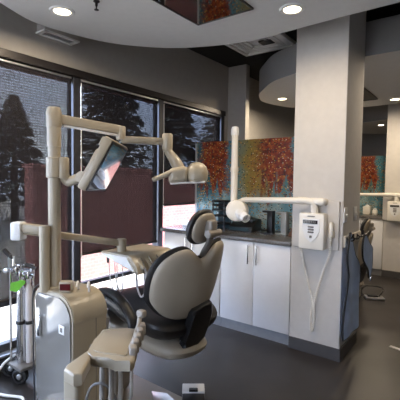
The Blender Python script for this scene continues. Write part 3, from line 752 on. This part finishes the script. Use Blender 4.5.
# operating light on the post
t = thing('operating_light', 'ivory operating light with two lobed head on a jointed arm above the chair', 'lamp', (-2.0, 1.27, 1.73))
j1 = V((-1.865, 1.655, 1.765)); p0 = V((-2.0, 1.27, 1.795))
def beam(name, a, b, w, h, m, par, bev=.01, drop=0):
    bm = nbm(); d = b - a; L = d.length; ax = d.normalized(); sd = ax.cross(V((0, 0, 1))).normalized(); up = sd.cross(ax)
    vs = add_box(bm, (0, -w / 2, -h / 2), (L, w / 2, h / 2), bev=bev)
    for v in bm.verts: c = v.co.copy(); v.co = a + ax * c.x + sd * c.y + up * c.z
    return obj(name, bm, m, par)
bm = nbm(); add_lathe(bm, [(.041, 0), (.043, .01), (.043, .085), (.038, .098), (0, .1)], (-2.0, 1.27, 1.748), seg=26); obj('collar', bm, 'beige', t)
beam('upper_arm', p0 + V((.008, .03, .0)), j1, .045, .055, 'beige', t)
beam('arm_lit_edge', p0 + V((.014, .05, -.034)), j1 + V((-.005, -.015, -.034)), .03, .012, 'white', t, .003)  # white strip paints the light along the arm's lower edge
bm = nbm(); add_lathe(bm, [(0, -.05), (.028, -.048), (.03, -.03), (.03, .03), (.026, .036), (0, .038)], j1 - V((0, 0, .012)), seg=22); obj('elbow', bm, 'beige', t)
j2 = V((-1.66, 1.87, 1.70))
beam('forearm', j1 + V((0, 0, -.06)), j2, .034, .046, 'beige', t)
bm = nbm(); add_lathe(bm, [(0, -.06), (.03, -.058), (.034, -.04), (.034, .045), (.03, .052), (0, .054)], j2, seg=22); obj('knuckle', bm, 'beige', t)
hb = V((-1.575, 1.905, 1.50))
bm = nbm(); add_tube(bm, catmull([j2 + V((0, 0, -.03)), j2 + V((.012, .004, -.07)), hb + V((-.035, -.015, .075)), hb + V((0, 0, .01))], 5), [.031, .03, .028, .027, .027, .028, .029, .03, .032, .034, .036, .037, .038, .038, .038, .038], 14); obj('drop_arm', bm, 'beige', t)
# head: block lobe + dome lobe
ax = V((.80, .60, 0)); sd = V((-.60, .80, 0))
def L2(u, v, w): return hb + ax * u + sd * v + V((0, 0, w))
bm = nbm()
vs = add_box(bm, (-.075, -.06, -.055), (.05, .075, .05), bev=.03, seg=4)
for v in bm.verts: v.co = L2(v.co.x, v.co.y, v.co.z - .012 + .15 * v.co.x)
h = obj('lamp_head', bm, 'beige', t)
bm = nbm(); prof = [(0, -.052), (.058, -.050), (.072, -.035), (.075, -.01), (.070, .03), (.052, .062), (.025, .078), (0, .082)]
add_lathe(bm, prof, L2(.105, .01, -.010), axis=(.14, .10, 1), seg=28); obj('reflector_dome', bm, 'beige', h)
bm = nbm(); vs = add_box(bm, (-.065, -.05, -.073), (.16, .06, -.06), bev=.01)
for v in bm.verts: v.co = L2(v.co.x, v.co.y, v.co.z + .06 * v.co.x)
obj('lens_cover', bm, 'white', h)
bm = nbm(); a = L2(-.055, -.04, .0); b = L2(-.175, -.055, -.05); add_tube(bm, [a, a.lerp(b, .3), a.lerp(b, .9), b], [.02, .018, .015, .011], 12); obj('handle', bm, 'beige', h)

# monitor on the post
t = thing('monitor', 'tilted ivory framed monitor on the post facing the chair', 'monitor', (-1.95, 1.36, 1.5))
mc = V((-1.83, 1.528, 1.519)); mw = V((-.583, .812, -.027)).normalized(); mn = V((.721, .502, -.478)); mn = (mn - mw * mn.dot(mw)).normalized(); mu = mn.cross(mw)
if mu.z < 0: mu = -mu
def mon(name, u0, u1, v0, v1, d0, d1, m, par, bev=.004):
    bm = nbm(); add_box(bm, (u0, v0, d0), (u1, v1, d1), bev=bev)
    for v in bm.verts: c = v.co.copy(); v.co = mc + mw * c.x + mu * c.y + mn * c.z
    return obj(name, bm, m, par)
cs = mon('case', -.205, .205, -.165, .165, -.055, -.002, 'beige', t, .012)
mon('bezel', -.198, .198, -.158, .158, -.004, .002, 'blackp', t, .002)
mon('screen', -.185, .185, -.143, .143, .001, .004, 'screen', t, .0)
mon('back_hump', -.14, .16, -.14, .08, -.085, -.05, 'beige', cs, .02)
mon('top_step', -.20, .10, .10, .155, -.065, -.05, 'beige', cs, .006)
bm = nbm(); add_lathe(bm, [(.036, 0), (.045, .004), (.045, .115), (.036, .12)], (-2.0, 1.27, 1.455), seg=24)
add_lathe(bm, [(0, 0), (.032, .002), (.034, .01), (.034, .115), (.03, .122), (0, .124)], (-1.965, 1.305, 1.453), seg=20); obj('clamp', bm, 'beige', t)
pj = mc - mw * .10 - mu * .11 - mn * .075
bm = nbm(); add_tube(bm, catmull([(-1.965, 1.31, 1.47), (-1.95, 1.33, 1.435), pj + V((-.03, -.03, -.01)), pj], 5), [(.03, .026)] * 16, 14)
add_lathe(bm, [(0, -.05), (.034, -.048), (.034, .048), (0, .05)], pj, axis=mw, seg=18); obj('swivel_arm', bm, 'beige', t)

# delivery tray on its arm
t = thing('delivery_tray', 'ivory instrument tray on a long arm over the far side of the chair', 'tray', (-1.9, 1.8, .9))
el = V((-2.135, 1.13, 1.17)); pt = V((-2.0, 1.205, 1.17)); te = V((-1.905, 1.70, 1.03))
bm = nbm(); add_lathe(bm, [(.0, -.045), (.031, -.044), (.031, .005), (.028, .012), (0, .013)], pt, seg=20); obj('pivot', bm, 'beige', t)
beam('swing_arm', pt + V((-.012, -.006, -.012)), el, .05, .05, 'beige', t, .008)
bm = nbm(); add_box(bm, (el.x - .035, el.y - .04, el.z - .075), (el.x + .03, el.y + .035, el.z + .03), bev=.012, rot=rz(30)); obj('elbow', bm, 'white', t)
beam('long_arm', el + V((.02, .01, -.02)), te, .036, .042, 'beige', t, .008)
bm = nbm(); add_lathe(bm, [(0, -.055), (.03, -.055), (.032, .024), (.026, .03), (0, .031)], te, seg=20); obj('tray_joint', bm, 'beige', t)
bm = nbm()
add_prism(bm, [(-2.035, .965), (-2.03, .955), (-1.99, .945), (-1.76, .885), (-1.69, .862), (-1.675, .87), (-1.70, .925), (-1.745, .968), (-1.77, .975), (-2.02, .975)], lambda u, v, d: V((u, d, v)), 1.63, 2.02, bev=.008)
ty = obj('tray_body', bm, 'beige', t)
bm = nbm(); add_prism(bm, [(-2.02, .962), (-1.775, .962), (-1.70, .88), (-1.78, .90), (-2.0, .95)], lambda u, v, d: V((u, d, v)), 1.622, 1.632); obj('lit_side', bm, 'white', ty, smooth=False)  # white skin puts the window light on this side into its colour
for k in range(5):
    y = 1.68 + k * .072
    bm = nbm(); add_box(bm, (-1.735, y - .018, .905), (-1.665, y + .018, .928), bev=.007, rot=Matrix.Rotation(math.radians(40), 3, 'Y')); obj('holder', bm, 'beige', ty)
    bm = nbm(); add_tube(bm, [(-1.745, y + .03, .955), (-1.72, y + .02, .94), (-1.675, y, .90), (-1.655, y, .885)], [.007, .009, .011, .009], 10); hp = obj('handpiece', bm, 'padgrey' if k in (0, 2, 3) else 'chrome', ty)
    bm = nbm(); xx = -1.655 - .02 * k
    add_tube(bm, catmull([(-1.655, y, .885), (-1.657, y, .80), (-1.665, y, .75), (-1.70, y, .715), (-1.735, y, .77), (-1.745, y, .885)], 6), .0065, 8); obj('hose', bm, 'greyhose', hp)
for k, (x, y) in enumerate(((-1.985, 1.66), (-1.965, 1.69))):
    bm = nbm(); add_tube(bm, catmull([(x, y, .95), (x + .005, y, .86), (x + .01, y + .01, .76), (x + .04, y + .015, .70), (x + .06, y + .02, .74), (x + .055, y + .02, .93)], 6), .0035, 6); obj('thin_tube', bm, 'white', ty)
bm = nbm(); add_tube(bm, [(-1.97, 1.64, .95), (-1.97, 1.64, .90)], .008, 8); obj('clip', bm, 'blackp', ty)

# assistant head, near side
t = thing('assistant_console', 'ivory assistant console with holders and hanging hoses at the bottom centre', 'console', (-1.32, 1.1, .5))
cpts = [(-1.35, 1.01), (-1.43, 1.11), (-1.505, 1.215), (-1.49, 1.245), (-1.41, 1.305), (-1.37, 1.335), (-1.32, 1.31), (-1.20, 1.16), (-1.135, 1.085), (-1.135, 1.06), (-1.20, 1.045), (-1.235, 1.02), (-1.30, 1.0), (-1.335, .995)]
bm = nbm(); add_prism(bm, cpts, lambda u, v, d: V((u, v, d)), .655, .70, bev=.014, seg=3); hd_ = obj('console_body', bm, 'beige', t)
bm = nbm(); add_prism(bm, [(-1.34 + (u + 1.34) * .72, 1.13 + (v - 1.13) * .72) for u, v in cpts], lambda u, v, d: V((u, v, d)), .699, .704, bev=.002); obj('top_panel', bm, 'beige', hd_)
bm = nbm(); add_prism(bm, [(-1.37, 1.03), (-1.30, .99), (-1.215, .885), (-1.235, .86), (-1.30, .862), (-1.325, .89)], lambda u, v, d: V((u, v, d)), .645, .70, bev=.012, seg=3)
add_box(bm, (-1.32, .87, .20), (-1.245, .925, .66), bev=.015, seg=3, rot=rz(12)); add_tube(bm, [(-1.285, .90, .24), (-1.42, .99, .16), (-1.62, 1.12, .13), (-1.75, 1.215, .13)], [.03, .03, .03, .03], 12)
obj('support_arm', bm, 'beige', t)
for k in range(5):
    f = k / 4
    p = V((-1.33, 1.315, .715)).lerp(V((-1.195, 1.125, .705)), f)
    bm = nbm(); add_box(bm, (p.x - .018, p.y - .014, p.z - .03), (p.x + .03, p.y + .018, p.z + .028), bev=.010, seg=3, rot=rz(-40)); obj('holder', bm, 'hose', hd_)
bm = nbm(); add_tube(bm, [(-1.375, 1.35, .755), (-1.335, 1.305, .735), (-1.28, 1.225, .715), (-1.225, 1.145, .705)], [.011, .012, .010, .009], 10)
add_box(bm, (-1.39, 1.335, .75), (-1.345, 1.375, .79), bev=.012); obj('suction_tip', bm, 'hose', hd_)
hs = [(-1.36, 1.10, .012), (-1.33, 1.15, .011), (-1.25, 1.06, .012), (-1.225, 1.09, .012), (-1.19, 1.12, .007)]
for k, (x, y, r) in enumerate(hs):
    bm = nbm(); add_tube(bm, catmull([(x, y, .66), (x + .005, y - .005, .52), (x + .02 - .012 * k, y - .02, .34), (x - .02, y - .0, .16), (x - .15, y + .05, .075), (x - .34, y + .12, .062), (x - .42, y + .14, .075)], 6), r, 10); obj('hose', bm, 'hose', hd_)
bm = nbm(); add_tube(bm, catmull([(-1.40, 1.02, .36), (-1.36, 1.03, .52), (-1.29, 1.05, .56), (-1.23, 1.07, .50), (-1.20, 1.08, .34), (-1.22, 1.09, .2)], 6), .006, 8); obj('loop_tube', bm, 'padgrey', hd_)
bm = nbm(); add_box(bm, (-1.47, 1.11, .585), (-1.43, 1.15, .665), bev=.006); obj('strap', bm, 'blackp', hd_)

# ------------------------------------------------------------------ gas cylinder cart by the window
t = thing('cylinder_cart', 'steel cylinder cart on black wheels by the leftmost window', 'cart', (-2.6, 1.42, 0))
cx, cy = -2.60, 1.40
for k, (x, y, r) in enumerate(((-2.575, 1.36, .048), (-2.715, 1.37, .06))):
    bm = nbm(); a = V((.62, -.78, 0))
    add_lathe(bm, [(.02, -.02), (r, -.022), (r + .006, -.012), (r + .006, .012), (r, .022), (r * .72, .024), (r * .68, .014), (.02, .016)], (x, y, r + .006), axis=a, seg=26); w = obj('wheel', bm, 'rubber', t)
    bm = nbm(); add_lathe(bm, [(0, .014), (.02, .022), (.014, .028), (0, .029)], (x, y, r + .006), axis=a, seg=14); obj('hub', bm, 'alu', w)
obj('foot_plate', bx((-2.72, 1.33, .10), (-2.52, 1.48, .125), bev=.006), 'padgrey', t)
bm = nbm(); add_tube(bm, [(-2.705, 1.36, .11), (-2.70, 1.36, .84)], .009, 10); add_tube(bm, [(-2.56, 1.46, .11), (-2.57, 1.46, .84)], .009, 10); add_tube(bm, [(-2.70, 1.36, .83), (-2.57, 1.46, .83)], .009, 10); obj('upright', bm, 'chrome', t)
def gas(x, y, m, lab, r=.031):
    g_ = thing('gas_cylinder', lab, 'gas cylinder', (x, y, .125), 'gas cylinders on the cart')
    bm = nbm(); add_lathe(bm, [(0, 0), (r * .9, .003), (r, .012), (r, .50), (r * .85, .545), (r * .5, .575), (.016, .585), (.016, .62), (0, .62)], (x, y, .125), seg=26); b = obj('tank', bm, m, g_)
    bm = nbm(); add_lathe(bm, [(r + .002, 0), (r + .004, .004), (r + .004, .02), (r + .002, .024)], (x, y, .41), seg=26); obj('band', bm, 'blackp', b)
    bm = nbm(); add_box(bm, (x - .02, y - .02, .735), (x + .02, y + .02, .79), bev=.006); add_tube(bm, [(x - .05, y - .02, .765), (x + .03, y + .02, .765)], .010, 8); obj('valve', bm, 'chrome', g_)
    return g_
gas(-2.622, 1.392, 'cyl', 'chrome gas cylinder on the cart, the left one')
gas(-2.575, 1.428, 'pinkcyl', 'pale enamelled gas cylinder on the cart beside the dental unit', .024)
t = thing('gas_regulator', 'chrome gas regulator with black handles on top of the cylinders', 'regulator', (-2.62, 1.38, .79))
bm = nbm(); add_tube(bm, [(-2.70, 1.33, .80), (-2.55, 1.43, .80)], .014, 10); add_tube(bm, [(-2.655, 1.36, .80), (-2.655, 1.36, .90)], .008, 8); add_box(bm, (-2.66, 1.35, .785), (-2.61, 1.40, .83), bev=.008); obj('manifold', bm, 'chrome', t)
bm = nbm(); add_lathe(bm, [(0, 0), (.011, .002), (.013, .01), (.013, .09), (.009, .10), (0, .10)], (-2.675, 1.345, .81), seg=12); obj('flow_tube', bm, 'glassgrey', t)
bm = nbm(); add_lathe(bm, [(0, 0), (.018, .002), (.018, .022), (0, .026)], (-2.68, 1.325, .80), axis=(.62, -.78, 0), seg=18); obj('gauge', bm, 'alu', t)
bm = nbm(); add_tube(bm, [(-2.655, 1.36, .885), (-2.67, 1.35, .89), (-2.715, 1.325, .94)], [.010, .016, .016], 8); obj('handle', bm, 'blackp', t)
bm = nbm(); add_tube(bm, [(-2.575, 1.41, .845), (-2.515, 1.445, .815)], .013, 8); obj('handle', bm, 'blackp', t)
t = thing('paper_tag', 'bright green paper tag tied on the gas cylinder necks', 'tag', (-2.62, 1.36, .75))
bm = nbm()
gp = [(-.06, .0), (-.055, .025), (-.02, .03), (.02, .04), (.065, .035), (.055, .015), (.03, -.015), (.0, -.045), (-.045, -.035)]
add_prism(bm, gp, lambda u, v, d: V((-2.585 + u * .62 + d * .3 + .015 * math.sin(v * 60), 1.352 + u * .46 - d + .01 * math.sin(u * 50), .70 + v)), 0, .006); obj('leaf', bm, 'green', t)
t = thing('gas_hose', 'white hose looped on the floor around the cart wheel', 'hose', (-2.55, 1.3, .02))
bm = nbm(); add_tube(bm, catmull([(-2.72, 1.40, .15), (-2.70, 1.30, .12), (-2.66, 1.22, .05), (-2.60, 1.18, .014), (-2.50, 1.20, .012), (-2.42, 1.24, .012), (-2.36, 1.26, .012), (-2.28, 1.22, .012)], 6), .009, 8); obj('tube', bm, 'white', t)
t = thing('floor_cord', 'thin dark cord curling on the floor below the cart', 'cord', (-2.4, 1.1, 0))
bm = nbm()
for q in (0, .03): add_tube(bm, catmull([(-2.26, 1.22 - q, .006), (-2.34, 1.19 - q, .006), (-2.42, 1.13 - q, .006), (-2.44, 1.04 - q, .006), (-2.36, .95 - q, .006)], 6), .004, 6)
obj('strand', bm, 'cable', t)

# ------------------------------------------------------------------ foot pedals and floor strip
def pedal(x, y, ang, label):
    t = thing('foot_pedal', label, 'pedal', (x, y, 0), 'foot pedals on the floor')
    R_ = rz(ang); pv = (x, y, 0)
    obj('housing', bx((x - .075, y - .10, 0), (x + .075, y + .03, .045), bev=.01, rot=R_, piv=pv), 'blackp', t)
    obj('tread', bx((x - .075, y - .01, .04), (x + .075, y + .09, .06), bev=.006, rot=R_, piv=pv), 'white', t)
    obj('foot', bx((x - .07, y - .0, 0), (x + .07, y + .085, .04), bev=.006, rot=R_, piv=pv), 'padgrey', t)
    bm = nbm(); add_box(bm, (x - .03, y - .02, .058), (x + .03, y + .02, .07), bev=.006, rot=R_, piv=pv); obj('tab', bm, 'blackp', t)
    return t
pedal(-1.485, 1.955, 38, 'foot pedal with white tread on the floor under the near chair')
t = thing('rheostat_pedal', 'far foot pedal with wire hoop on the floor behind the apron', 'pedal', (-1.03, 5.1, 0))
R_ = rz(25); pv = (-1.03, 5.1, 0)
obj('base', bx((-1.15, 5.02, 0), (-.93, 5.16, .03), bev=.008, rot=R_, piv=pv), 'alu', t)
obj('tread', bx((-1.12, 5.06, .03), (-1.0, 5.16, .05), bev=.006, rot=R_, piv=pv), 'blackp', t)
bm = nbm(); add_tube(bm, catmull([(-1.17, 5.05, .02), (-1.19, 5.10, .09), (-1.16, 5.25, .11), (-1.02, 5.28, .11), (-.96, 5.22, .10), (-.99, 5.12, .03)], 5), .009, 8); obj('hoop', bm, 'blackp', t)
bm = nbm(); add_tube(bm, catmull([(-1.17, 5.12, .02), (-1.3, 5.2, .008), (-1.5, 5.25, .008)], 5), .006, 6); obj('cord', bm, 'cable', t)
st = obj('floor_strip', bx((-.61, 3.625, 0), (-.36, 3.665, .006), bev=.002, rot=rz(-15)), 'alu'); tag(st, 'thin metal strip on the floor at the right edge', 'strip')

# ------------------------------------------------------------------ light, sky, camera
w = bpy.data.worlds.new('World'); S.world = w; w.use_nodes = True
nt = w.node_tree; bg = nt.nodes['Background']
tc = nt.nodes.new('ShaderNodeTexCoord'); nz = nt.nodes.new('ShaderNodeTexNoise'); nz.inputs['Scale'].default_value = 3.0; nz.inputs['Detail'].default_value = 5
rp = nt.nodes.new('ShaderNodeValToRGB'); rp.color_ramp.elements[0].position = .4; rp.color_ramp.elements[1].position = .65
rp.color_ramp.elements[0].color = (.50, .64, 1, 1); rp.color_ramp.elements[1].color = (.80, .88, 1, 1)
nt.links.new(tc.outputs['Generated'], nz.inputs['Vector']); nt.links.new(nz.outputs['Fac'], rp.inputs['Fac']); nt.links.new(rp.outputs['Color'], bg.inputs['Color'])
bg.inputs['Strength'].default_value = 7.6
sl = bpy.data.lights.new('sun', 'SUN'); sl.energy = 10.5; sl.color = (1, .93, .84); sl.angle = .01
so = bpy.data.objects.new('sun', sl); COL.objects.link(so)
so.rotation_euler = V((-.40, .62, -.9)).to_track_quat('-Z', 'Y').to_euler()

def R_cam(yaw, pitch, roll):
    f = V((-math.sin(yaw) * math.cos(pitch), math.cos(yaw) * math.cos(pitch), -math.sin(pitch)))
    r = V((math.cos(yaw), math.sin(yaw), 0)); d = f.cross(r)
    r2 = math.cos(roll) * r + math.sin(roll) * d; d2 = -math.sin(roll) * r + math.cos(roll) * d
    return Matrix((r2, -d2, -f)).transposed()
cam = bpy.data.cameras.new('Camera'); co = bpy.data.objects.new('Camera', cam); COL.objects.link(co)
cam.sensor_width = 36; cam.lens = 36 * 380 / 400; cam.clip_start = .02; cam.clip_end = 200
co.matrix_world = Matrix.Translation((0, 0, 1.45)) @ R_cam(math.radians(36.6), math.radians(2.9), math.radians(-.763)).to_4x4()
S.camera = co
S.view_settings.view_transform = 'Standard'; S.view_settings.look = 'None'; S.view_settings.exposure = 0.5; S.view_settings.gamma = 1
S.view_settings.use_curve_mapping = False
S.cycles.use_denoising = True; S.cycles.max_bounces = 8; S.cycles.diffuse_bounces = 5; S.cycles.transparent_max_bounces = 12
S.cycles.sample_clamp_indirect = 6
